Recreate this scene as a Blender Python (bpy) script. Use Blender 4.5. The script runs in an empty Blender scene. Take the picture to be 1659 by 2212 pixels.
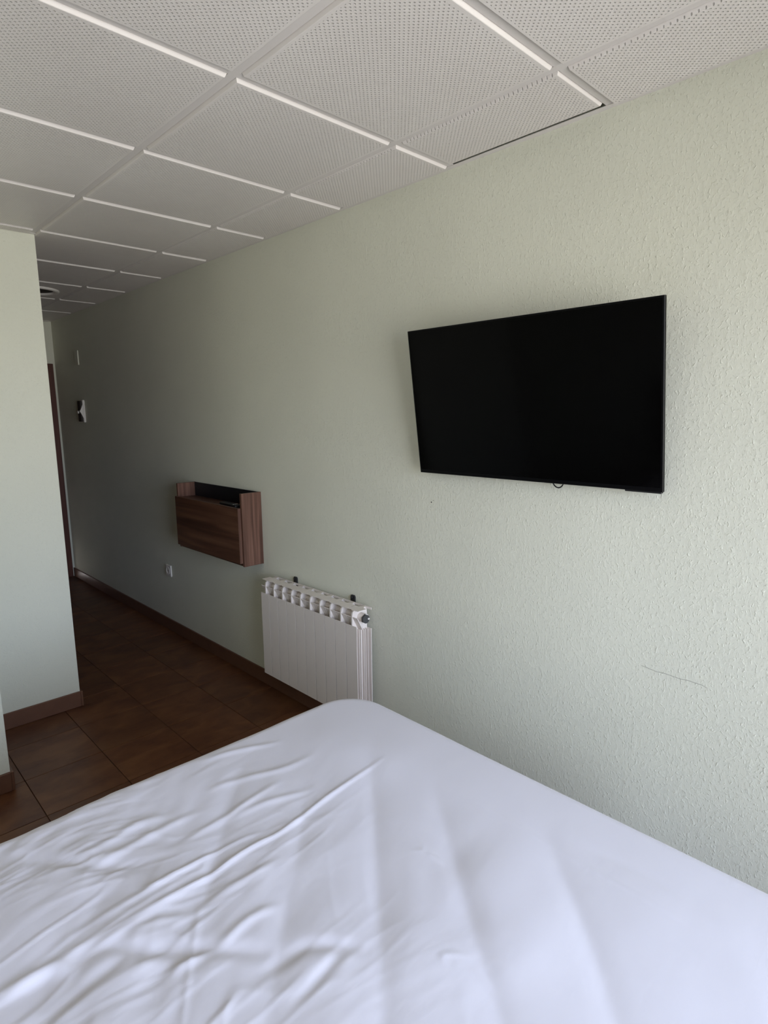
import bpy, bmesh, math, random
import numpy as np
from mathutils import Vector, Matrix
random.seed(7)
S = bpy.context.scene

# ------------------------------------------------------------------ camera
CAM = Vector((-1.836, -0.315, 1.5895))
R_ = Vector((0.71852185, -0.69542158, -0.01073248))
U_ = Vector((0.1211538, 0.10995315, 0.98652525))
F_ = Vector((0.68487087, 0.71014022, -0.16325671))
cd = bpy.data.cameras.new('camera')
cam = bpy.data.objects.new('camera', cd)
S.collection.objects.link(cam)
M = Matrix(((R_.x, U_.x, -F_.x, CAM.x), (R_.y, U_.y, -F_.y, CAM.y), (R_.z, U_.z, -F_.z, CAM.z), (0, 0, 0, 1)))
cam.matrix_world = M
cd.sensor_fit = 'HORIZONTAL'
cd.sensor_width = 36.0
cd.lens = 36.0 * 1297.4 / 1659.0
cd.clip_start = 0.05
cd.clip_end = 100
S.camera = cam

# ------------------------------------------------------------------ world: overcast sky over darker ground
H = 2.469                    # ceiling grid height
YB = -1.60                   # window wall (inner face)
WX0, WX1, WZ0, WZ1 = -2.15, -0.12, 0.10, 2.20   # balcony window opening
w = bpy.data.worlds.new('sky'); S.world = w; w.use_nodes = True
nt = w.node_tree; nt.nodes.clear()
tc = nt.nodes.new('ShaderNodeTexCoord'); sx = nt.nodes.new('ShaderNodeSeparateXYZ')
mr = nt.nodes.new('ShaderNodeMapRange'); mr.inputs[1].default_value = -0.06; mr.inputs[2].default_value = 0.10
mx = nt.nodes.new('ShaderNodeMix'); mx.data_type = 'RGBA'
mx.inputs[6].default_value = (0.80, 0.755, 0.74, 1); mx.inputs[7].default_value = (0.86, 0.95, 1.22, 1)
bg = nt.nodes.new('ShaderNodeBackground'); bg.inputs[1].default_value = 1.0
wo = nt.nodes.new('ShaderNodeOutputWorld')
nt.links.new(tc.outputs['Generated'], sx.inputs[0]); nt.links.new(sx.outputs[2], mr.inputs[0])
nt.links.new(mr.outputs[0], mx.inputs[0]); nt.links.new(mx.outputs[2], bg.inputs[0]); nt.links.new(bg.outputs[0], wo.inputs[0])
# the window opening is declared a light portal for that sky (gives no light of its own)
pl = bpy.data.lights.new('window_portal', 'AREA'); pl.shape = 'RECTANGLE'
pl.size = WX1 - WX0; pl.size_y = WZ1 - WZ0; pl.cycles.is_portal = True
po = bpy.data.objects.new('window_portal', pl); S.collection.objects.link(po)
po.location = ((WX0 + WX1) / 2, YB - 0.27, (WZ0 + WZ1) / 2); po.rotation_euler = (math.radians(90), 0, 0)
S.view_settings.view_transform = 'Standard'
S.view_settings.look = 'None'
S.view_settings.gamma = 1
S.view_settings.use_curve_mapping = False
S.view_settings.exposure = 3.88
S.cycles.max_bounces = 14
S.cycles.diffuse_bounces = 10
S.cycles.sample_clamp_indirect = 6

# ------------------------------------------------------------------ helpers
def new_mat(name, col, rough=0.6, spec=0.5, metal=0.0):
    m = bpy.data.materials.new(name); m.use_nodes = True
    b = m.node_tree.nodes['Principled BSDF']
    b.inputs['Base Color'].default_value = (*col, 1)
    b.inputs['Roughness'].default_value = rough
    b.inputs['Specular IOR Level'].default_value = spec
    b.inputs['Metallic'].default_value = metal
    return m

class NT:
    def __init__(s, m): s.t = m.node_tree; s.b = s.t.nodes['Principled BSDF']
    def n(s, kind, **kw):
        o = s.t.nodes.new('ShaderNode' + kind)
        for k, v in kw.items(): setattr(o, k, v)
        return o
    def l(s, a, b): s.t.links.new(a, b)
    def val(s, node, i, v):
        if isinstance(v, (int, float)): node.inputs[i].default_value = v
        else: s.l(v, node.inputs[i])
    def math(s, op, a, b=None, c=None, clamp=False):
        o = s.n('Math', operation=op); o.use_clamp = clamp; s.val(o, 0, a)
        if b is not None: s.val(o, 1, b)
        if c is not None: s.val(o, 2, c)
        return o.outputs[0]
    def mix(s, f, a, b):
        o = s.n('Mix', data_type='RGBA'); s.val(o, 0, f)
        for i, v in ((6, a), (7, b)):
            if isinstance(v, tuple): o.inputs[i].default_value = (*v, 1)
            else: s.l(v, o.inputs[i])
        return o.outputs[2]
    def ramp(s, f, *stops):
        o = s.n('ValToRGB'); s.l(f, o.inputs[0]); e = o.color_ramp.elements
        while len(e) < len(stops): e.new(0.5)
        for el, (p, c) in zip(e, stops):
            el.position = p; el.color = (*c, 1) if isinstance(c, tuple) else (c, c, c, 1)
        return o.outputs[0]
    def noise(s, vec, scale, detail=3, rough=0.5, dist=0.0):
        o = s.n('TexNoise'); o.inputs['Scale'].default_value = scale; o.inputs['Detail'].default_value = detail
        o.inputs['Roughness'].default_value = rough; o.inputs['Distortion'].default_value = dist
        if vec is not None: s.l(vec, o.inputs['Vector'])
        return o.outputs[0]
    def mapping(s, vec, scale=(1, 1, 1), rot=(0, 0, 0), loc=(0, 0, 0)):
        o = s.n('Mapping'); s.l(vec, o.inputs[0]); o.inputs['Scale'].default_value = scale
        o.inputs['Rotation'].default_value = rot
        if isinstance(loc, tuple): o.inputs['Location'].default_value = loc
        else: s.l(loc, o.inputs['Location'])
        return o.outputs[0]
    def bump(s, h, dist, strength=1.0, prev=None):
        o = s.n('Bump'); o.inputs['Strength'].default_value = strength; o.inputs['Distance'].default_value = dist
        s.l(h, o.inputs['Height'])
        if prev is not None: s.l(prev, o.inputs['Normal'])
        s.l(o.outputs[0], s.b.inputs['Normal']); return o.outputs[0]

def pos(t): return t.n('NewGeometry').outputs['Position']
def objc(t): return t.n('TexCoord').outputs['Object']

# --- painted stucco
def stucco(name, col):
    m = new_mat(name, col, 0.85, 0.08); t = NT(m); p = pos(t)
    n1 = t.noise(t.mapping(p, (1, 1, 0.75)), 140, 2.5, 0.5, 0.5)
    r1 = t.ramp(n1, (0.56, 0.0), (0.72, 1.0))
    n2 = t.noise(p, 55, 2, 0.5)
    r2 = t.ramp(n2, (0.50, 0.0), (0.75, 1.0))
    hsum = t.math('ADD', r1, t.math('MULTIPLY', r2, 0.6))
    n3 = t.noise(p, 300, 2)
    hs = t.math('ADD', hsum, t.math('MULTIPLY', n3, 0.25))
    t.bump(hs, 0.0018, 0.45)
    big = t.noise(p, 1.7, 2)
    f = t.ramp(big, (0.3, 0.0), (0.7, 1.0))
    c2 = tuple(c * 0.95 for c in col)
    t.l(t.mix(f, c2, col), t.b.inputs['Base Color'])
    return m
M_wall = stucco('wall_paint', (0.70, 0.705, 0.60))
M_white = new_mat('white_paint', (0.6, 0.6, 0.57), 0.5, 0.3)
M_plenum = new_mat('plenum_dark', (0.015, 0.014, 0.014), 0.9, 0.1)  # slab coloured near-black for the dark of the closed void above the panels

# --- perforated ceiling panel: staggered pits 15.2 mm pitch, plain margin at edges
def tile_mat(name, x0, x1):
    m = new_mat(name, (0.60, 0.565, 0.53), 0.45, 0.35); t = NT(m); o = objc(t)
    s = t.n('SeparateXYZ'); t.l(o, s.inputs[0]); X, Y = s.outputs[0], s.outputs[1]
    P = 0.0152
    def frac(a): return t.math('SUBTRACT', t.math('FRACT', t.math('ADD', t.math('DIVIDE', a, P), 100.0)), 0.5)
    u = frac(t.math('ADD', X, Y)); v = frac(t.math('SUBTRACT', X, Y))
    d = t.math('SQRT', t.math('ADD', t.math('MULTIPLY', u, u), t.math('MULTIPLY', v, v)))
    pit = t.n('MapRange'); pit.inputs[1].default_value = 0.12; pit.inputs[2].default_value = 0.24
    pit.inputs[3].default_value = 1; pit.inputs[4].default_value = 0; t.l(d, pit.inputs[0])
    mk = t.math('MULTIPLY', t.math('GREATER_THAN', X, x0 + 0.010), t.math('LESS_THAN', X, x1 - 0.010))
    mk = t.math('MULTIPLY', mk, t.math('LESS_THAN', t.math('ABSOLUTE', Y), 0.273))
    hgt = t.math('MULTIPLY', t.math('MULTIPLY', pit.outputs[0], mk), -1.0)
    t.bump(hgt, 0.0025, 1.0)
    inner = t.n('MapRange'); inner.inputs[1].default_value = 0.08; inner.inputs[2].default_value = 0.17
    inner.inputs[3].default_value = 1; inner.inputs[4].default_value = 0; t.l(d, inner.inputs[0])
    f = t.math('MULTIPLY', inner.outputs[0], mk)
    dirt = t.noise(pos(t), 2.3, 3)
    base = t.mix(t.ramp(dirt, (0.35, 0.0), (0.7, 1.0)), (0.70, 0.66, 0.63), (0.74, 0.705, 0.675))
    t.l(t.mix(f, base, (0.50, 0.475, 0.455)), t.b.inputs['Base Color'])  # pit centres painted darker in place of real, shaded holes
    return m
M_tile = tile_mat('ceiling_panel', -0.283, 0.283)
M_tile_b = tile_mat('ceiling_panel_border', -0.14, 0.14)
M_grid = new_mat('grid_metal', (0.66, 0.625, 0.60), 0.4, 0.35)

# --- floor tiles
M_floor = new_mat('brown_floor_tile', (0.1, 0.05, 0.03), 0.42, 0.4); t = NT(M_floor)
oi = t.n('ObjectInfo'); rnd = oi.outputs['Random']
cmb = t.n('CombineXYZ'); t.l(t.math('MULTIPLY', rnd, 37.0), cmb.inputs[0]); t.l(t.math('MULTIPLY', rnd, 91.0), cmb.inputs[1])
vv = t.n('VectorMath', operation='ADD'); t.l(pos(t), vv.inputs[0]); t.l(cmb.outputs[0], vv.inputs[1])
mp = t.mapping(vv.outputs[0], (1.0, 1.7, 1))
n1 = t.noise(mp, 5.5, 4, 0.5, 0.5); n2 = t.noise(mp, 26, 4, 0.6)
c1 = t.ramp(n1, (0.32, (0.070, 0.022, 0.010)), (0.5, (0.105, 0.038, 0.015)), (0.68, (0.145, 0.060, 0.024)))
c2 = t.mix(t.math('MULTIPLY', t.ramp(n2, (0.35, 0.0), (0.75, 1.0)), 0.35), c1, (0.15, 0.063, 0.027))
vb = t.math('ADD', 0.9, t.math('MULTIPLY', rnd, 0.24))
hv = t.n('HueSaturation'); t.l(c2, hv.inputs['Color']); t.l(vb, hv.inputs['Value']); t.l(hv.outputs[0], t.b.inputs['Base Color'])
t.bump(n2, 0.0006, 0.4)
M_grout = new_mat('grout', (0.060, 0.028, 0.014), 0.8, 0.2)
M_skirt = new_mat('brown_skirting', (0.15, 0.078, 0.052), 0.4, 0.4); t = NT(M_skirt)
nn = t.noise(pos(t), 12, 4); t.l(t.mix(nn, (0.115, 0.052, 0.031), (0.165, 0.080, 0.050)), t.b.inputs['Base Color'])

# --- woods
def wood(name, axis, cA, cB, cC, sc=16):
    m = new_mat(name, cB, 0.42, 0.4); t = NT(m); p = pos(t)
    s = [sc, sc, sc]; s[axis] = 1.1
    n1 = t.noise(t.mapping(p, tuple(s)), 1.0, 3, 0.5, 0.7)
    s2 = [95, 95, 95]; s2[axis] = 4
    n2 = t.noise(t.mapping(p, tuple(s2)), 1.0, 3, 0.6)
    c = t.ramp(n1, (0.34, cA), (0.5, cB), (0.66, cC))
    t.l(t.mix(t.math('MULTIPLY', n2, 0.35), c, cA), t.b.inputs['Base Color'])
    t.bump(n2, 0.0003, 0.3)
    return m
M_wood_h = wood('walnut_horizontal', 1, (0.048, 0.019, 0.011), (0.095, 0.040, 0.022), (0.15, 0.072, 0.040), 22)
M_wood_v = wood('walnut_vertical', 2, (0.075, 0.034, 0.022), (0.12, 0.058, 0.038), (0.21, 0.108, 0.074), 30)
M_door = wood('door_wood', 2, (0.075, 0.020, 0.011), (0.095, 0.028, 0.015), (0.12, 0.038, 0.022), 25)
M_black = new_mat('dark_void', (0.008, 0.008, 0.010), 0.5, 0.3)
M_blackp = new_mat('black_plastic', (0.008, 0.008, 0.009), 0.4, 0.35)
M_screen = new_mat('tv_screen_glass', (0.0012, 0.0011, 0.0012), 0.10, 0.06)
M_bezel = new_mat('tv_bezel', (0.002, 0.002, 0.0025), 0.35, 0.12)
M_rad = new_mat('radiator_enamel', (0.75, 0.69, 0.64), 0.36, 0.45); t = NT(M_rad)
t.bump(t.noise(pos(t), 420, 2), 0.0004, 0.25)
M_plug = new_mat('dark_plug', (0.06, 0.06, 0.06), 0.35, 0.5)
M_steel = new_mat('dark_steel', (0.03, 0.03, 0.032), 0.4, 0.5, 0.4)
M_chrome = new_mat('chrome', (0.7, 0.7, 0.7), 0.15, 0.5, 1.0)
M_plate = new_mat('plate_plastic', (0.72, 0.69, 0.65), 0.3, 0.5)
M_dark = new_mat('dark_recess', (0.03, 0.025, 0.022), 0.6, 0.3)
M_crack = new_mat('crack_filler', (0.30, 0.29, 0.26), 0.8, 0.1)

# --- bed linen
M_sheet = new_mat('white_cotton', (0.695, 0.68, 0.745), 0.75, 0.2); t = NT(M_sheet)
p = pos(t)
wv = t.noise(t.mapping(p, (1, 2.4, 1)), 26, 4, 0.55, 0.8)
fn = t.noise(p, 900, 1)
t.bump(t.math('ADD', t.math('MULTIPLY', wv, 1.0), t.math('MULTIPLY', fn, 0.08)), 0.0008, 0.35)
t.b.inputs['Sheen Weight'].default_value = 0.15
M_matt = new_mat('mattress_fabric', (0.6, 0.6, 0.6), 0.8, 0.2)
M_base = new_mat('bed_base_fabric', (0.12, 0.10, 0.09), 0.8, 0.2)

def link(o, parent=None):
    S.collection.objects.link(o)
    if parent is not None: o.parent = parent
    return o
def obj(name, bm, mat, parent=None, smooth=False, loc=(0, 0, 0)):
    me = bpy.data.meshes.new(name); bmesh.ops.recalc_face_normals(bm, faces=bm.faces); bm.to_mesh(me); bm.free()
    for m in (mat if isinstance(mat, (list, tuple)) else [mat]): me.materials.append(m)
    if smooth:
        for p in me.polygons: p.use_smooth = True
    o = bpy.data.objects.new(name, me); o.location = loc
    return link(o, parent)
def box(bm, a, b, bev=0.0, seg=1, mi=0):
    x0, y0, z0 = a; x1, y1, z1 = b
    ret = bmesh.ops.create_cube(bm, size=1.0)
    vs = ret['verts']
    for v in vs:
        v.co = Vector(((x0 + x1) / 2 + v.co.x * abs(x1 - x0), (y0 + y1) / 2 + v.co.y * abs(y1 - y0), (z0 + z1) / 2 + v.co.z * abs(z1 - z0)))
    fs = set(f for v in vs for f in v.link_faces)
    if bev > 0:
        es = set(e for v in vs for e in v.link_edges)
        r = bmesh.ops.bevel(bm, geom=list(es), offset=bev, segments=seg, affect='EDGES', profile=0.5)
        fs = set(r['faces']) | set(f for f in fs if f.is_valid)
    for f in fs: f.material_index = mi
    return bm
def B(*args, **k):
    bm = bmesh.new(); box(bm, *args, **k); return bm
def cyl(bm, p, axis, r, l, seg=20, r2=None):
    """cylinder starting at p going l along axis (0,1,2)"""
    r2 = r if r2 is None else r2
    rot = {0: Matrix.Rotation(math.pi / 2, 4, 'Y'), 1: Matrix.Rotation(-math.pi / 2, 4, 'X'), 2: Matrix.Identity(4)}[axis]
    d = Vector((0, 0, 0)); d[axis] = l / 2
    bmesh.ops.create_cone(bm, cap_ends=True, segments=seg, radius1=r, radius2=r2, depth=abs(l), matrix=Matrix.Translation(Vector(p) + d) @ rot)
    return bm
def tube(bm, pts, r, seg=10):
    pts = [Vector(p) for p in pts]; rings = []
    for i, p in enumerate(pts):
        d = (pts[min(i + 1, len(pts) - 1)] - pts[max(i - 1, 0)]).normalized()
        a = d.cross(Vector((0, 0, 1)) if abs(d.z) < 0.9 else Vector((1, 0, 0))).normalized(); b = d.cross(a)
        rings.append([bm.verts.new(p + (a * math.cos(2 * math.pi * k / seg) + b * math.sin(2 * math.pi * k / seg)) * r) for k in range(seg)])
    for r0, r1 in zip(rings, rings[1:]):
        for k in range(seg): bm.faces.new((r0[k], r0[(k + 1) % seg], r1[(k + 1) % seg], r1[k]))
    bm.faces.new(rings[0]); bm.faces.new(rings[-1][::-1]); return bm
def extrude_poly(bm, pts, axis, a, b, mi=0):
    """polygon in the plane normal to axis, extruded a..b; pts in the other two axes order"""
    def mk(u, v, c):
        if axis == 1: return (u, c, v)
        if axis == 0: return (c, u, v)
        return (u, v, c)
    f0 = [bm.verts.new(mk(u, v, a)) for u, v in pts]; f1 = [bm.verts.new(mk(u, v, b)) for u, v in pts]
    n = len(pts); fs = [bm.faces.new(f0), bm.faces.new(f1[::-1])]
    for i in range(n): fs.append(bm.faces.new((f0[i], f0[(i + 1) % n], f1[(i + 1) % n], f1[i])))
    for f in fs: f.material_index = mi
    return bm
def thing(name, label, cat, loc=(0, 0, 0), group=None):
    o = bpy.data.objects.new(name, None); o.location = loc; o.empty_display_size = 0.1; link(o)
    o['label'] = label; o['category'] = cat
    if group: o['group'] = group
    return o
def struct(o, label=None):
    o['kind'] = 'structure'
    if label: o['label'] = label; 
    return o

# ------------------------------------------------------------------ shell
XL, YE = -2.52, 6.083
ZT = 2.80
wr = struct(obj('wall_right', B((0, YB - 0.35, -0.05), (0.15, YE + 0.2, ZT)), M_wall))
wl = struct(obj('wall_left', B((XL - 0.15, YB - 0.35, -0.05), (XL, 3.112, ZT)), M_wall))
# alcove partition (nearer block) and corridor block
struct(obj('wall_alcove', B((XL, 2.512, -0.05), (-1.358, 3.112, ZT)), M_wall))
struct(obj('wall_corridor', B((XL, 3.112, -0.05), (-0.888, YE + 0.2, ZT)), M_wall))
# far wall with door opening
bm = bmesh.new(); DX0, DX1, DZ = -0.82, -0.09, 2.01
box(bm, (-0.888, YE, -0.05), (DX0, YE + 0.12, ZT)); box(bm, (DX1, YE, -0.05), (0, YE + 0.12, ZT)); box(bm, (DX0, YE, DZ), (DX1, YE + 0.12, ZT))
struct(obj('wall_far', bm, M_wall))
# window wall
bm = bmesh.new()
box(bm, (XL, YB - 0.25, -0.05), (WX0, YB, ZT)); box(bm, (WX1, YB - 0.25, -0.05), (0, YB, ZT))
box(bm, (WX0, YB - 0.25, WZ1), (WX1, YB, ZT)); box(bm, (WX0, YB - 0.25, -0.05), (WX1, YB, WZ0))
struct(obj('wall_window', bm, M_wall))

# window
bm = bmesh.new(); fy0, fy1 = YB - 0.19, YB - 0.12
for a, b in (((WX0, fy0, WZ0), (WX0 + .05, fy1, WZ1)), ((WX1 - .05, fy0, WZ0), (WX1, fy1, WZ1)), ((WX0 + .05, fy0, WZ1 - .05), (WX1 - .05, fy1, WZ1)), ((WX0 + .05, fy0, WZ0), (WX1 - .05, fy1, WZ0 + .05))):
    box(bm, a, b, bev=.003)
win = struct(obj('window_1', bm, M_white))
xm = (WX0 + WX1) / 2
for s, (a, b) in enumerate(((WX0 + .05, xm + .02), (xm - .02, WX1 - .05))):
    bm = bmesh.new(); y0, y1 = (fy0 + .005, fy0 + .03) if s else (fy0 + .038, fy0 + .063)
    for q0, q1 in (((a, y0, WZ0 + .05), (a + .045, y1, WZ1 - .05)), ((b - .045, y0, WZ0 + .05), (b, y1, WZ1 - .05)), ((a + .045, y0, WZ0 + .05), (b - .045, y1, WZ0 + .10)), ((a + .045, y0, WZ1 - .10), (b - .045, y1, WZ1 - .05))):
        box(bm, q0, q1, bev=.002)
    sash = obj('window_sash', bm, M_white, win)
M_glass = bpy.data.materials.new('window_glass'); M_glass.use_nodes = True
g = M_glass.node_tree; g.nodes.clear()
gt = g.nodes.new('ShaderNodeBsdfTransparent'); gt.inputs[0].default_value = (0.93, 0.95, 0.95, 1)
gg = g.nodes.new('ShaderNodeBsdfGlossy'); gg.inputs['Roughness'].default_value = 0.02
fr = g.nodes.new('ShaderNodeFresnel'); fr.inputs[0].default_value = 1.45
ms = g.nodes.new('ShaderNodeMixShader'); go = g.nodes.new('ShaderNodeOutputMaterial')
g.links.new(fr.outputs[0], ms.inputs[0]); g.links.new(gt.outputs[0], ms.inputs[1]); g.links.new(gg.outputs[0], ms.inputs[2]); g.links.new(ms.outputs[0], go.inputs[0])
obj('window_pane', B((WX0 + .095, fy0 + .048, WZ0 + .10), (xm - .025, fy0 + .052, WZ1 - .10)), M_glass, win)
obj('window_pane', B((xm + .025, fy0 + .015, WZ0 + .10), (WX1 - .095, fy0 + .019, WZ1 - .10)), M_glass, win)

# door at the corridor end
door = struct(obj('door_1', B((DX0 + .004, YE + .03, 0.006), (DX1 - .004, YE + .07, DZ - .004), bev=.002), M_door))
bm = bmesh.new()
box(bm, (DX0 - .058, YE - .014, 0.001), (DX0, YE + .03, DZ + .07), bev=.003); box(bm, (DX1, YE - .014, 0.001), (DX1 + .070, YE + .03, DZ + .07), bev=.003)
box(bm, (DX0, YE - .014, DZ), (DX1, YE + .03, DZ + .07), bev=.003)
obj('door_frame', bm, M_door, door)
bm = bmesh.new(); cyl(bm, (DX1 - .07, YE + .028, 1.02), 1, .024, -.008); cyl(bm, (DX1 - .07, YE + .022, 1.02), 1, .009, -.04)
tube(bm, [(DX1 - .07, YE - .02, 1.02), (DX1 - .12, YE - .022, 1.02), (DX1 - .18, YE - .018, 1.018)], .009)
obj('door_handle', bm, M_chrome, door, smooth=True)

# unseen dark wardrobe doors, added to cut the light bounced in the corridor
d2 = struct(obj('door_added_dark', B((-0.884, 4.27, 0.09), (-0.868, 5.25, 2.30), bev=.002), M_wood_h))
obj('added_dark_leaf', B((-0.884, 3.29, 0.09), (-0.868, 4.262, 2.30), bev=.002), M_wood_h, d2)
bm = bmesh.new()
box(bm, (-0.8875, 3.24, 0.001), (-0.864, 3.286, 2.36), bev=.003); box(bm, (-0.8875, 5.254, 0.001), (-0.864, 5.30, 2.36), bev=.003); box(bm, (-0.8875, 3.286, 2.304), (-0.864, 5.254, 2.36), bev=.003)
box(bm, (-0.8875, 3.286, 0.001), (-0.872, 5.254, .086), bev=.003)
obj('door_frame', bm, M_wood_v, d2)
for yy in (4.20, 4.33):
    bm = bmesh.new(); tube(bm, [(-.868, yy, 1.0), (-.845, yy, 1.0), (-.845, yy, 1.14), (-.868, yy, 1.14)], .005)
    obj('door_handle', bm, M_chrome, d2, smooth=True)

# floor
fl = struct(obj('floor', B((XL, YB, -0.06), (0, YE + .02, -0.0035)), M_grout))
PT, FX, FY = 0.3286, -1.302, 2.544
def footprint(x0, x1, y0, y1):
    """clip a tile to the walkable area (blocks beyond the partitions removed)"""
    out = []
    x0 = max(x0, XL); x1 = min(x1, 0); y0 = max(y0, YB); y1 = min(y1, YE)
    if x1 - x0 < .01 or y1 - y0 < .01: return out
    regs = [(XL, 0, YB, 2.512), (-1.358, 0, 2.512, 3.112), (-0.888, 0, 3.112, YE)]
    cur = []
    for (a, b, c, d) in regs:
        q = (max(x0, a), min(x1, b), max(y0, c), min(y1, d))
        if q[1] - q[0] > .004 and q[3] - q[2] > .004: cur.append(q)
    # merge rectangles which share the same x range
    cur.sort(key=lambda q: q[2]); res = []
    for q in cur:
        if res and abs(res[-1][0] - q[0]) < 1e-6 and abs(res[-1][1] - q[1]) < 1e-6 and abs(res[-1][3] - q[2]) < 1e-6:
            res[-1] = (q[0], q[1], res[-1][2], q[3])
        else: res.append(q)
    return res
meshes = {}
for i in range(-5, 6):
    for j in range(-15, 12):
        x0, y0 = FX + PT * i, FY + PT * j
        g2 = 0.0016
        rs = footprint(x0 + g2, x0 + PT - g2, y0 + g2, y0 + PT - g2)
        if not rs: continue
        bm = bmesh.new()
        for (a, b, c, d) in rs: box(bm, (a, c, -.0035), (b, d, 0.0), bev=.0008)
        obj('floor_tile', bm, M_floor, fl)

# baseboards
BH, BT = 0.087, 0.012
def base(name, a, b):
    return struct(obj(name, B(a, b, bev=.0025), M_skirt))
base('baseboard_right', (-BT, YB, 0.0005), (0, YE, BH))
base('baseboard_corridor', (-0.888, 3.112 - BT, 0.0005), (-0.888 + BT, 3.239, BH))
base('baseboard_corridor_end', (-0.888, 5.301, 0.0005), (-0.888 + BT, YE - BT, BH))
base('baseboard_alcove', (-1.358 + BT, 3.112 - BT, 0.0005), (-0.888, 3.112, BH))
base('baseboard_alcove_side', (-1.358, 2.512 - BT, 0.0005), (-1.358 + BT, 3.112, BH))
base('baseboard_near', (XL, 2.512 - BT, 0.0005), (-1.358, 2.512, BH))
base('baseboard_left', (XL, YB, 0.0005), (XL + BT, 2.512 - BT, BH))

# ceiling ------------------------------------------------------------
ce = struct(obj('ceiling', B((XL, YB, ZT - .1), (0, YE, ZT)), M_plenum))
xs = [-0.302 - 0.6 * k for k in range(4)]
hg = 0.012
def clipy(x):  # corridor or room length of a runner at x
    return YE if x > -0.888 else (3.112 if x > -1.358 else 2.512)
for x in xs:
    obj('main_runner', B((x - hg, YB, H), (x + hg, clipy(x - .0), H + .003)), M_grid, ce)
cols = [(-0.302, 0.0)] + [(x - 0.6, x) for x in xs[:-1]] + [(XL, xs[-1])]
def pan(x0, x1, y0, y1, mat, lo, hi, name='ceiling_tile', dz=0.0, rimhi=0.010):
    """pressed metal pan dropping 10 mm below the grid; x0..x1,y0..y1 clear face limits"""
    cx, cy = (x0 + x1) / 2, (y0 + y1) / 2; bm = bmesh.new()
    zr, zf = H + .0034 + dz, H - .0085 + dz
    def ring(ix0, ix1, iy, z): return [bm.verts.new((a - cx, b - cy, z)) for a, b in ((x0 + ix0, y0 + iy), (x1 - ix1, y0 + iy), (x1 - ix1, y1 - iy), (x0 + ix0, y1 - iy))]
    r = [ring(-.008, -rimhi, -.008, zr), ring(0, 0, 0, zr), ring(.0008, .0008, .0008, zr - .003), ring(.0045, .0045, .0045, zf + .0008), ring(.0058, .0058, .0058, zf)]
    for a, b in zip(r, r[1:]):
        for k in range(4): bm.faces.new((a[k], a[(k + 1) % 4], b[(k + 1) % 4], b[k]))
    bm.faces.new(r[-1])
    return obj(name, bm, mat, ce, loc=(cx, cy, 0))
for ci, (xa, xb) in enumerate(cols):
    full = 0 < ci < len(cols) - 1
    for j in range(-4, 11):
        y0, y1 = 0.6 * j, 0.6 * (j + 1)
        ylim = clipy(xa + .3 if full else (xb - .05 if ci == 0 else xa + .05))
        if ci == 1: ylim = YE
        if y0 > ylim - .02 or y1 < YB: continue
        a = max(y0, YB + .01); b = min(y1, ylim - .01)
        if b - a < .06: continue
        fx0 = xa + hg + .0015; fx1 = xb - hg - .0015
        mat = M_tile
        if ci == 0: fx1 = -0.0235; mat = M_tile_b
        if ci == len(cols) - 1: fx0 = XL + .0235; mat = M_tile_b
        ty0 = a + (hg + .0015 if a == y0 else .014); ty1 = b - (hg + .0015 if b == y1 else .014)
        dz = random.uniform(-.0006, .0006)
        if ci == 0 and j == 1: pan(fx0, -0.0385, ty0, ty1, mat, 0, 0, dz=.0018, rimhi=0.0)
        else: pan(fx0, fx1, ty0, ty1, mat, 0, 0, dz=dz)
        if b == y1 and b < ylim - .05:
            obj('cross_tee', B(((xa + hg) if ci < len(cols) - 1 else XL, y1 - hg, H + .0002), ((xb - hg) if ci else -0.0, y1 + hg, H + .003)), M_grid, ce)
# wall angles
def angle(a, b): obj('wall_angle', B(a, b), M_grid, ce)
angle((-.0225, YB, H - .002), (0, YE, H - .0002)); angle((XL, YB, H - .002), (XL + .0225, 2.512, H - .0002))
angle((XL, 2.4895, H - .0021), (-1.358, 2.512, H - .0003)); angle((-1.358, 3.0895, H - .0021), (-.888, 3.112, H - .0003))
angle((-1.358, 2.4895, H - .0022), (-1.3355, 3.112, H - .0004)); angle((-.888, 3.0895, H - .0022), (-.8655, YE, H - .0004))
angle((-.888, YE - .0225, H - .0024), (0, YE, H - .0006)); angle((XL, YB, H - .0024), (0, YB + .0225, H - .0006))

# ceiling light in the corridor
lt = thing('ceiling_light', 'round recessed ceiling lamp, switched off, in the dark corridor ceiling', 'lamp', (-0.53, 4.52, H - .009))
bm = bmesh.new(); N = 40
prof = [(0.152, 0.0), (0.152, -0.006), (0.146, -0.012), (0.132, -0.014), (0.122, -0.009), (0.112, 0.002)]
rings = [[bm.verts.new((r * math.cos(2 * math.pi * k / N), r * math.sin(2 * math.pi * k / N), z)) for k in range(N)] for r, z in prof]
for r0, r1 in zip(rings, rings[1:]):
    for k in range(N): bm.faces.new((r0[k], r0[(k + 1) % N], r1[(k + 1) % N], r1[k]))
obj('trim_ring', bm, M_plate, lt, smooth=True)
bm = bmesh.new(); cyl(bm, (0, 0, -.001), 2, .113, .006, 40); obj('lamp_dark_disc', bm, M_dark, lt)  # near-black disc paints the dark interior of the recessed lamp

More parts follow.
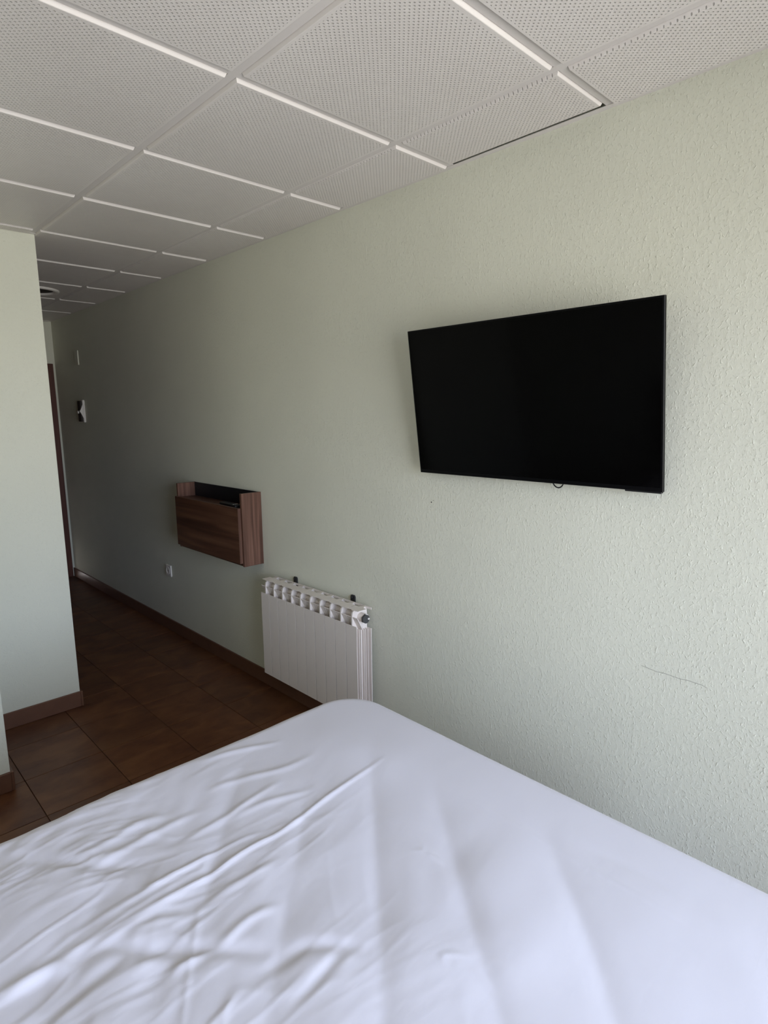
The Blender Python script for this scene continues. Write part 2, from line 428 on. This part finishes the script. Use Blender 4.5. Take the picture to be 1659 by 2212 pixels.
# small marks on the TV wall
bm = bmesh.new(); pts = [(0.418, .788), (.395, .7855), (.37, .782), (.355, .784), (.33, .7835), (.30, .781), (.28, .7835), (.255, .7825), (.235, .7815), (.223, .777)]
for (ya, za), (yb, zb) in zip(pts, pts[1:]):
    wd = 0.0006
    bm.faces.new([bm.verts.new(c) for c in ((-.0006, ya, za - wd), (-.0006, yb, zb - wd), (-.0006, yb, zb + wd), (-.0006, ya, za + wd))])
obj('wall_crack', bm, M_crack, wr)
bm = bmesh.new(); cyl(bm, (-.0012, 1.307, 1.224), 0, .0024, .0015, 12); obj('screw_hole', bm, M_dark, wr)
bm = bmesh.new(); cyl(bm, (-.0012, 1.296, 1.232), 0, .0016, .0015, 12); obj('screw_hole', bm, M_crack, wr)

# ------------------------------------------------------------------ television
tv = thing('television', 'black flat screen television, switched off, tilted on the pale green wall', 'television', (-0.050, 0.8455, 1.350))
th = math.atan2(.075, .545); tv.rotation_euler = (0, -th, 0)
TW, TH = 0.955, 0.548; hw = TW / 2
bm = bmesh.new(); box(bm, (0.0015, -hw, 0), (0.014, hw, TH), bev=.0015); 
obj('bezel', bm, M_bezel, tv)
obj('screen', B((0.0, -hw + .007, .014), (0.0016, hw - .007, TH - .006)), M_screen, tv)
bm = bmesh.new(); box(bm, (0.014, -hw + .06, .04), (0.036, hw - .06, TH - .13), bev=.008, seg=2); obj('rear_housing', bm, M_blackp, tv)
bm = bmesh.new(); box(bm, (0.003, -hw + .004, -.005), (0.016, -hw + .115, .004), bev=.002); obj('speaker_strip', bm, M_blackp, tv)
bm = bmesh.new(); box(bm, (.036, -.12, .12), (.042, -.10, .40)); box(bm, (.036, .10, .12), (.042, .12, .40)); box(bm, (.042, -.13, .22), (.075, .13, .26), bev=.002)
obj('wall_mount', bm, M_steel, tv)
cbp = []
for k in range(13):
    a = math.pi * k / 12; cbp.append((0.020 , -.128 - .022 * math.cos(a), .012 - .030 * math.sin(a)))
bm = bmesh.new(); tube(bm, cbp, .0022, 8); obj('power_cable', bm, M_blackp, tv, smooth=True)

# ------------------------------------------------------------------ wall desk
dk = thing('wall_desk', 'dark walnut fold-down wall cabinet with an open top tray, left of the radiator', 'cabinet', (0, 2.985, 0.741))
oy, oz = -2.985, -0.741
def DB(name, a, b, mat, bev=.0008): return obj(name, B((a[0], a[1] + oy, a[2] + oz), (b[0], b[1] + oy, b[2] + oz), bev=bev), mat, dk)
DB('side_panel', (-.127, 2.588, .741), (-.0005, 2.606, 1.156), M_wood_v)
DB('side_panel', (-.127, 3.364, .741), (-.0005, 3.382, 1.156), M_wood_v)
DB('back_panel', (-.010, 2.606, .741), (-.0005, 3.364, 1.155), M_black)  # near-black board stands in for the dark void inside the cabinet
DB('bottom_panel', (-.122, 2.606, .742), (-.010, 3.364, .758), M_wood_h)
DB('shelf', (-.125, 2.606, 1.052), (-.010, 3.364, 1.068), M_wood_h)
flap = DB('front_flap', (-.147, 2.600, .760), (-.129, 3.370, 1.075), M_wood_h, .0012)
# the lighter end grain strip of the flap
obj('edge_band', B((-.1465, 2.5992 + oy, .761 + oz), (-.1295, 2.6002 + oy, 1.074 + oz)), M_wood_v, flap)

rm = thing('remote_control', 'black remote control lying in the open tray of the walnut wall cabinet', 'remote', (-.095, 2.765, 1.068))
rm.rotation_euler = (0, 0, math.radians(-5))
bm = bmesh.new(); box(bm, (-.023, -.105, 0), (.023, .105, .017), bev=.007, seg=3); obj('remote_body', bm, M_blackp, rm, smooth=True)
for r_ in range(9):
    for c_ in range(3):
        obj('button', B((-.015 + .011 * c_, -.085 + .016 * r_, .0165), (-.008 + .011 * c_, -.077 + .016 * r_, .0185), bev=.0008), M_plate if (r_ == 1) else M_steel, rm)  # one pale row stands in for the white glint on the remote

# ------------------------------------------------------------------ radiator
NS, PS = 10, 0.079
ry0 = 1.645
rad = thing('radiator', 'white ten-section aluminium radiator on the wall beyond the foot of the bed', 'radiator', (0, ry0 + NS * PS / 2, 0.10))
ZB = 0.10
def section_mesh():
    bm = bmesh.new(); z = -ZB
    hwid = PS / 2
    # web with rounded head
    prof = [(-.030, .165), (-.030, .680), (-.033, .694), (-.040, .699), (-.098, .700), (-.110, .697), (-.117, .688), (-.1205, .672), (-.1205, .166), (-.110, .160), (-.045, .160)]
    extrude_poly(bm, [(u, v + z) for u, v in prof], 1, -.004, .004)
    # front plate
    box(bm, (-.1245, -hwid + .0016, .165 + z), (-.1220, hwid - .0016, .630 + z), bev=.0003)
    # inner fins
    for fx, fw, zt in ((-.111, .024, .600), (-.098, .026, .61), (-.084, .022, .605), (-.070, .026, .60), (-.056, .022, .60), (-.044, .026, .60)):
        box(bm, (fx - .001, -fw, .17 + z), (fx + .001, fw, zt + z))
    box(bm, (-.032, -.034, .17 + z), (-.029, .034, .60 + z))
    # headers (top and bottom tubes)
    cyl(bm, (-.070, -hwid, .660 + z), 1, .021, PS, 20); cyl(bm, (-.070, -hwid, .184 + z), 1, .021, PS, 20)
    # vertical water tube
    cyl(bm, (-.070, 0, .18 + z), 2, .012, .47, 14)
    # sloping deflector at the head
    extrude_poly(bm, [(-.1195, .668 + z), (-.1175, .670 + z), (-.087, .610 + z), (-.089, .608 + z)], 1, -hwid + .001, hwid - .001)
    return bm
sec = obj('radiator_section', section_mesh(), M_rad, rad, loc=(0, -NS * PS / 2 + PS / 2, 0))
for k in range(1, NS):
    c = sec.copy(); link(c, rad); c.location = (0, -NS * PS / 2 + PS / 2 + PS * k, 0)
# top grille per section : plate with back teeth and rear strip
def grille():
    bm = bmesh.new(); z = .7005 - ZB; h = PS / 2 - .0007
    pts = [(-.1135, -h), (-.1165, -.004), (-.1165, .004), (-.112, .012), (-.1135, h), (-.062, h), (-.064, .018), (-.040, .003), (-.040, -.003), (-.064, -.018), (-.062, -h)]
    extrude_poly(bm, pts, 2, z, z + .0022)
    box(bm, (-.040, -.004, z), (-.033, .004, z + .0022)); box(bm, (-.0345, -h, z - .008), (-.0315, h, z + .0022))
    return bm
gr = obj('top_grille', grille(), M_rad, rad, loc=(0, -NS * PS / 2 + PS / 2, 0))
for k in range(1, NS):
    c = gr.copy(); link(c, rad); c.location = (0, -NS * PS / 2 + PS / 2 + PS * k, 0)
bm = bmesh.new(); ye = -NS * PS / 2
cyl(bm, (-.076, ye + .0005, .660 - ZB), 1, .0220, -.005, 6); cyl(bm, (-.076, ye - .0045, .660 - ZB), 1, .0200, -.007, 28, .0185)
o = obj('end_plug', bm, M_plug, rad)
bm = bmesh.new(); cyl(bm, (-.064, ye - .0115, .660 - ZB), 1, .0045, -.004, 14); obj('vent_screw', bm, M_plate, o)
for yy in (2.276, 1.806):
    bm = bmesh.new(); y_ = yy - (ry0 + NS * PS / 2)
    pr = [(y_ - .0145, .60), (y_ + .0145, .60), (y_ + .0145, .714), (y_ + .010, .722), (y_ - .010, .722), (y_ - .0145, .714)]
    extrude_poly(bm, [(a, b - ZB) for a, b in pr], 0, -.008, -.0004)
    cyl(bm, (-.009, y_ , .7115 - ZB), 0, .0055, -.006, 14)
    box(bm, (-.058, y_ - .004, .632 - ZB), (-.006, y_ + .004, .638 - ZB))
    obj('bracket', bm, M_steel, rad)
bm = bmesh.new(); yl = NS * PS / 2
cyl(bm, (-.070, yl, .184 - ZB), 1, .011, .035, 14); cyl(bm, (-.070, yl + .035, .184 - ZB), 1, .015, .02, 14); tube(bm, [(-.070, yl + .045, .184 - ZB), (-.04, yl + .045, .184 - ZB), (-.0005, yl + .045, .184 - ZB)], .008)
obj('return_valve', bm, M_steel, rad, smooth=False)

# ------------------------------------------------------------------ wall fittings
so = thing('wall_socket', 'single cream wall socket low on the wall below the walnut cabinet', 'socket', (0, 3.862, .465))
bm = bmesh.new(); extr = [(.042, .006), (.040, .011), (.0, .012)]
box(bm, (-.011, -.0425, -.0425), (-.0002, .0425, .0425), bev=.004, seg=2)
obj('plate', bm, M_plate, so)
bm = bmesh.new(); N = 28; R0 = .026
ro = [bm.verts.new((-.0135, R0 * math.cos(2 * math.pi * k / N), R0 * math.sin(2 * math.pi * k / N))) for k in range(N)]
ro2 = [bm.verts.new((-.011, (R0 + .003) * math.cos(2 * math.pi * k / N), (R0 + .003) * math.sin(2 * math.pi * k / N))) for k in range(N)]
ri = [bm.verts.new((-.0135, (R0 - .004) * math.cos(2 * math.pi * k / N), (R0 - .004) * math.sin(2 * math.pi * k / N))) for k in range(N)]
rb = [bm.verts.new((-.0114, (R0 - .006) * math.cos(2 * math.pi * k / N), (R0 - .006) * math.sin(2 * math.pi * k / N))) for k in range(N)]
for a, b in ((ro2, ro), (ro, ri), (ri, rb)):
    for k in range(N): bm.faces.new((a[k], a[(k + 1) % N], b[(k + 1) % N], b[k]))
bm.faces.new(rb); obj('socket_insert', bm, M_plate, so)
for s in (-.0095, .0095):
    bm = bmesh.new(); cyl(bm, (-.0122, s, 0), 0, .0028, .001, 10); obj('pin_hole', bm, M_dark, so)

un = thing('wall_fitting', 'small white wall fitting with a dark front, at chest height near the corridor door', 'fitting', (0, 5.40, 1.630))
bm = bmesh.new(); box(bm, (-.018, -.048, -.097), (-.0002, .048, .097), bev=.003); obj('base_plate', bm, M_plate, un)
bm = bmesh.new(); extrude_poly(bm, [(-.018, -.06), (-.018, .06), (-.034, .018), (-.046, .0), (-.034, -.02)], 1, -.044, -.030); obj('cradle', bm, M_plate, un)
bm = bmesh.new(); box(bm, (-.034, -.028, -.090), (-.0185, .044, .090), bev=.004); obj('front_cover', bm, M_dark, un)
bm = bmesh.new(); cyl(bm, (-.034, .022, -.008), 0, .012, -.010, 16); obj('knob', bm, M_plate, un, smooth=False)

jb = thing('wall_plate', 'thin pale blank plate high on the corridor wall, above the dark-fronted fitting', 'plate', (0, 5.44, 2.091))
bm = bmesh.new(); box(bm, (-.010, -.04, -.062), (-.0002, .04, .062), bev=.002); obj('plate', bm, M_wall, jb)
obj('edge_rim', B((-.0115, -.0405, -.062), (-.0102, -.037, .062)), new_mat('plate_rim', (0.2, 0.19, 0.18)), jb)

# ------------------------------------------------------------------ bed
BX0, BX1, BY0, BY1, BZ = -2.46, -0.450, -0.235, 1.300, 0.580
bed = thing('bed', 'double bed covered by a creased white sheet, filling the foreground', 'bed', ((BX0 + BX1) / 2, (BY0 + BY1) / 2, 0))
bx, by = (BX0 + BX1) / 2, (BY0 + BY1) / 2
RC, RR = 0.17, 0.055    # plan corner radius, edge roll radius
xs_ = np.arange(BX0 - 0.30, BX1 + 0.30, 0.0052); ys_ = np.arange(BY0 - 0.30, BY1 + 0.30, 0.0052)
Xg, Yg = np.meshgrid(xs_, ys_, indexing='ij')
# nearest point of inner rectangle
def roll(X, Y):
    ax, bx_ = BX0 + RC, BX1 - RC; ay, by_ = BY0 + RC, BY1 - RC
    nx, ny = np.clip(X, ax, bx_), np.clip(Y, ay, by_)
    dx, dy = X - nx, Y - ny; rho = np.hypot(dx, dy); s = np.where(rho > 1e-9, rho, 1)
    r0 = RC - RR
    a = np.clip((rho - r0) / RR, 0, math.pi / 2)
    hor = np.where(rho < r0, rho, r0 + RR * np.sin(a))
    drop = np.where(rho < r0, 0, RR * (1 - np.cos(a))) + np.clip(rho - r0 - RR * math.pi / 2, 0, None)
    drop = np.minimum(drop, 0.30)
    return nx + dx / s * hor, ny + dy / s * hor, drop, a
PX, PY, DR, AN = roll(Xg, Yg)
rng = np.random.RandomState(3)
def vnoise(u, v, seed):
    r = np.random.RandomState(seed); T = r.rand(256, 256)
    iu, iv = np.floor(u).astype(int), np.floor(v).astype(int); fu, fv = u - iu, v - iv
    fu = fu * fu * fu * (fu * (fu * 6 - 15) + 10); fv = fv * fv * fv * (fv * (fv * 6 - 15) + 10)
    g_ = lambda a, b: T[a % 256, b % 256]
    return (g_(iu, iv) * (1 - fu) + g_(iu + 1, iv) * fu) * (1 - fv) + (g_(iu, iv + 1) * (1 - fu) + g_(iu + 1, iv + 1) * fu) * fv - .5
def sstep(x, a, b):
    k = np.clip((x - a) / (b - a), 0, 1); return k * k * (3 - 2 * k)
Hh = np.zeros_like(Xg)
# soft undulations and quilting seen through the sheet
Hh += 0.012 * vnoise(Xg * 3.1 + 5, Yg * 3.1, 11) + 0.004 * vnoise(Xg * 8, Yg * 8 + 3, 12)
def dist_poly(P):
    best = np.full(Xg.shape, 1e9); sd = np.zeros_like(Xg); tt = np.zeros_like(Xg); L = 0
    lens = [math.hypot(P[i + 1][0] - P[i][0], P[i + 1][1] - P[i][1]) for i in range(len(P) - 1)]; tot = sum(lens)
    for i in range(len(P) - 1):
        ax, ay = P[i]; dx, dy = P[i + 1][0] - ax, P[i + 1][1] - ay; l = lens[i]
        t_ = np.clip(((Xg - ax) * dx + (Yg - ay) * dy) / (l * l), 0, 1)
        ex, ey = Xg - ax - t_ * dx, Yg - ay - t_ * dy; d_ = np.hypot(ex, ey)
        m_ = d_ < best; best = np.where(m_, d_, best); sd = np.where(m_, np.sign(dx * ey - dy * ex) * d_, sd); tt = np.where(m_, (L + t_ * l) / tot, tt); L += l
    return best, sd, tt
def smooth(P, n=8):
    if len(P) < 3: return P
    Q = [P[0]] + list(P) + [P[-1]]; out = []
    for i in range(1, len(Q) - 2):
        for k in range(n):
            t_ = k / n
            out.append(tuple(.5 * ((2 * Q[i][c]) + (-Q[i - 1][c] + Q[i + 1][c]) * t_ + (2 * Q[i - 1][c] - 5 * Q[i][c] + 4 * Q[i + 1][c] - Q[i + 2][c]) * t_ ** 2 + (-Q[i - 1][c] + 3 * Q[i][c] - 3 * Q[i + 1][c] + Q[i + 2][c]) * t_ ** 3) for c in (0, 1)))
    return out + [P[-1]]
creases = [  # points (x,y), amplitude m, half width m
 ([(-1.52, 0.862), (-1.434, 0.866), (-1.242, 0.871), (-1.142, 0.858)], .0050, .0068),
 ([(-1.57, 0.822), (-1.49, 0.819), (-1.318, 0.816), (-1.195, 0.824), (-1.112, 0.822), (-1.052, 0.829), (-0.95, 0.844), (-0.72, 0.868)], .0060, .0070),
 ([(-1.56, 0.80), (-1.482, 0.806), (-1.40, 0.808)], .004, .009),
 ([(-1.477, 0.785), (-1.425, 0.773), (-1.387, 0.752)], .004, .010),
 ([(-1.581, 1.176), (-1.512, 1.079), (-1.451, 1.004), (-1.379, 0.938)], -.008, .020),
 ([(-1.70, 0.811), (-1.648, 0.816), (-1.612, 0.814), (-1.596, 0.78)], .006, .012),
 ([(-1.70, 0.70), (-1.659, 0.711), (-1.598, 0.726), (-1.507, 0.74)], -.005, .014),
 ([(-1.60, 0.784), (-1.551, 0.793), (-1.513, 0.777), (-1.471, 0.72), (-1.378, 0.632), (-1.30, 0.545)], -.008, .018),
 ([(-1.472, 0.643), (-1.438, 0.648), (-1.382, 0.637)], .005, .010),
 ([(-1.355, 0.743), (-1.313, 0.751), (-1.163, 0.746)], .004, .010),
 ([(-1.382, 0.632), (-1.301, 0.65), (-1.236, 0.639)], .005, .011),
 ([(-1.483, 0.502), (-1.458, 0.508), (-1.40, 0.52)], .003, .006),
 ([(-1.10, 1.235), (-1.011, 1.217), (-0.88, 1.165)], .004, .012),
 ([(-1.16, 1.10), (-1.063, 1.081), (-0.953, 1.037), (-.85, 1.03)], .004, .013),
 ([(-1.16, .955), (-1.071, 0.943), (-0.947, 0.901)], .0035, .011),
 ([(-1.30, .955), (-1.235, 0.962), (-1.123, 0.976), (-0.997, 0.991)], .0045, .011),
 ([(-1.36, .53), (-1.314, 0.525), (-1.248, 0.509), (-1.179, 0.432)], -.006, .016),
 ([(-1.34, .44), (-1.281, 0.445), (-1.206, 0.458)], -.0045, .012),
 ([(-1.50, 1.08), (-1.419, 1.082), (-1.342, 1.093), (-1.268, 1.069)], .005, .013),
 ([(-1.50, 1.02), (-1.433, 1.027), (-1.331, 1.035), (-1.209, 1.036)], .005, .013),
 ([(-0.668, 0.60), (-0.674, 0.45), (-0.683, 0.237), (-0.686, 0.034), (-0.691, 0.004)], .0020, .006),
 ([(-0.628, 0.30), (-0.615, 0.126), (-0.62, 0.001)], -.0035, .016),
 ([(-1.098, 0.300), (-1.085, 0.318), (-1.066, 0.302), (-1.053, 0.29)], .0016, .005),
 ([(-1.062, 0.262), (-1.072, 0.215)], .0010, .005),
 ([(-.925, .555), (-.90, .535), (-.89, .56)], .0009, .005),
 ([(-.905, .54), (-.90, .47)], .0015, .005),
]
for P, am, wd in creases:
    d_, sd, tt = dist_poly(smooth(P))
    taper = np.sin(np.clip(tt, .02, .98) * math.pi) ** .6

    Hh += am * taper * np.exp(-(d_ / wd) ** 2)
ridges = [  # long valleys running diagonally, quilting seams under the sheet
 ([(-1.43, 1.02), (-1.462, 0.976), (-1.512, 0.9), (-1.562, 0.855), (-1.616, 0.824), (-1.70, 0.68)], .0095, .024),
 ([(-1.02, 1.14), (-1.12, 1.028), (-1.307, 0.803), (-1.417, 0.697), (-1.488, 0.632), (-1.60, 0.50)], .0100, .026),
 ([(-.95, .93), (-1.054, 0.806), (-1.22, 0.628), (-1.32, 0.52), (-1.45, .38)], .0085, .030),
 ([(-.68, .95), (-0.739, 0.892), (-1.043, 0.541), (-1.261, 0.294), (-1.35, .19)], .0105, .030),
 ([(-.70, .68), (-0.801, 0.554), (-0.991, 0.321), (-1.119, 0.155), (-1.2, .06)], .0100, .032),
 ([(-.60, .42), (-0.705, 0.303), (-0.871, 0.128), (-0.984, 0.022), (-1.05, -.05)], .0085, .034),
]
for P, am, wd in ridges:
    d_, sd, tt = dist_poly(smooth(P)); taper = np.sin(np.clip(tt, .02, .98) * math.pi) ** .5
    Hh -= am * .72 * taper * np.exp(-(np.sqrt(d_ * d_ + .012 ** 2) - .012) / (wd * 1.15))
# wrinkled zone near the corridor side: fine drag lines running along x
zone = sstep(-Xg, 0.72, 1.35) * sstep(Yg, 0.10, 0.75)
warp = 0.05 * vnoise(Xg * 4, Yg * 4, 21)
rn = vnoise(Xg * 3.2 + 3 * Yg, (Yg + warp + 0.06 * Xg) * 17, 22); am_ = sstep(vnoise(Xg * 4, Yg * 5, 31), -.25, .2); Hh += zone * am_ * 0.0034 * (np.abs(rn) * -2 + .4)
def rid(u, v, sd, p=2.2): return np.clip(1 - np.abs(vnoise(u, v, sd)) * 3.2, 0, 1) ** p
Hh += zone * am_ * 0.0027 * rid(Xg * 5 + 2 * Yg, (Yg + .8 * warp - .10 * Xg) * 24, 41)
Hh += zone * sstep(vnoise(Xg * 5 + 4, Yg * 6, 35), -.2, .25) * 0.0020 * rid(Xg * 8 + Yg, (Yg + warp + .22 * Xg) * 40, 42)
Hh += sstep(-Xg, .95, 1.4) * 0.0022 * rid((Xg + Yg) * 4, (Xg - .7 * Yg) * 12, 43) * sstep(vnoise(Xg * 3, Yg * 3, 44), -.1, .3)
rn2 = vnoise(Xg * 9 + 2, (Yg + warp - .15 * Xg) * 62, 23); Hh += zone * 0.0018 * rn2 * sstep(vnoise(Xg * 5 + 9, Yg * 6, 33), -.1, .3)
rn3 = vnoise((Xg + Yg) * 6, (Xg - Yg) * 19, 24); Hh += (0.15 + zone) * 0.0022 * rn3
z4 = sstep(-Xg, 1.35, 1.65); Hh += z4 * .006 * vnoise(Xg * 16, Yg * 9, 25)
rn5 = vnoise(Xg * 5, Yg * 13, 26); Hh += 0.0012 * rn5
# edge of the side: little gathers over the roll
damp = np.where(AN > 0, 1 - 0.7 * AN / (math.pi / 2), 1)
footq = 1 - .75 * sstep(Xg, BX1 - .35, BX1 - .12)
Hd = Hh * damp * footq
Z = BZ - DR + Hd * np.cos(AN)
# push out sideways on the roll
nx = np.where(AN > 0, np.sin(AN), 0); dirx = Xg - np.clip(Xg, BX0 + RC, BX1 - RC); diry = Yg - np.clip(Yg, BY0 + RC, BY1 - RC); dd = np.hypot(dirx, diry); dd = np.where(dd > 1e-9, dd, 1)
PX = PX + dirx / dd * nx * Hd; PY = PY + diry / dd * nx * Hd
n0, n1_ = Xg.shape
co = np.stack([PX - bx, PY - by, Z], -1).reshape(-1, 3)
idx = np.arange(n0 * n1_).reshape(n0, n1_)
fa = np.stack([idx[:-1, :-1], idx[1:, :-1], idx[1:, 1:], idx[:-1, 1:]], -1).reshape(-1, 4)
me = bpy.data.meshes.new('fitted_sheet'); me.vertices.add(len(co)); me.vertices.foreach_set('co', co.ravel().astype(np.float32))
me.loops.add(fa.size); me.loops.foreach_set('vertex_index', fa.ravel().astype(np.int32))
me.polygons.add(len(fa)); me.polygons.foreach_set('loop_start', (np.arange(len(fa)) * 4).astype(np.int32)); me.polygons.foreach_set('loop_total', np.full(len(fa), 4, np.int32))
me.update(calc_edges=True); me.validate()
me.polygons.foreach_set('use_smooth', np.ones(len(me.polygons), bool))
me.materials.append(M_sheet)
link(bpy.data.objects.new('fitted_sheet', me), bed)
def BB(name, a, b, mat, bev, seg=3): return obj(name, B((a[0] - bx, a[1] - by, a[2]), (b[0] - bx, b[1] - by, b[2]), bev=bev, seg=seg), mat, bed)
BB('mattress', (BX0 + .05, BY0 + .05, .30), (BX1 - .05, BY1 - .05, BZ - .03), M_matt, .04)
BB('bed_base', (BX0 + .01, BY0 + .02, .13), (BX1 - .02, BY1 - .02, .29), M_base, .01, 2)
for lx in (BX0 + .10, BX1 - .12):
    for ly in (BY0 + .12, BY1 - .12):
        bm = bmesh.new(); cyl(bm, (lx - bx, ly - by, 0), 2, .022, .135, 20, .028); obj('leg', bm, M_base, bed)
BB('headboard', (XL + .004, BY0 - .05, .10), (BX0 + -.004, BY1 + .05, 1.12), M_wood_h, .006, 2)
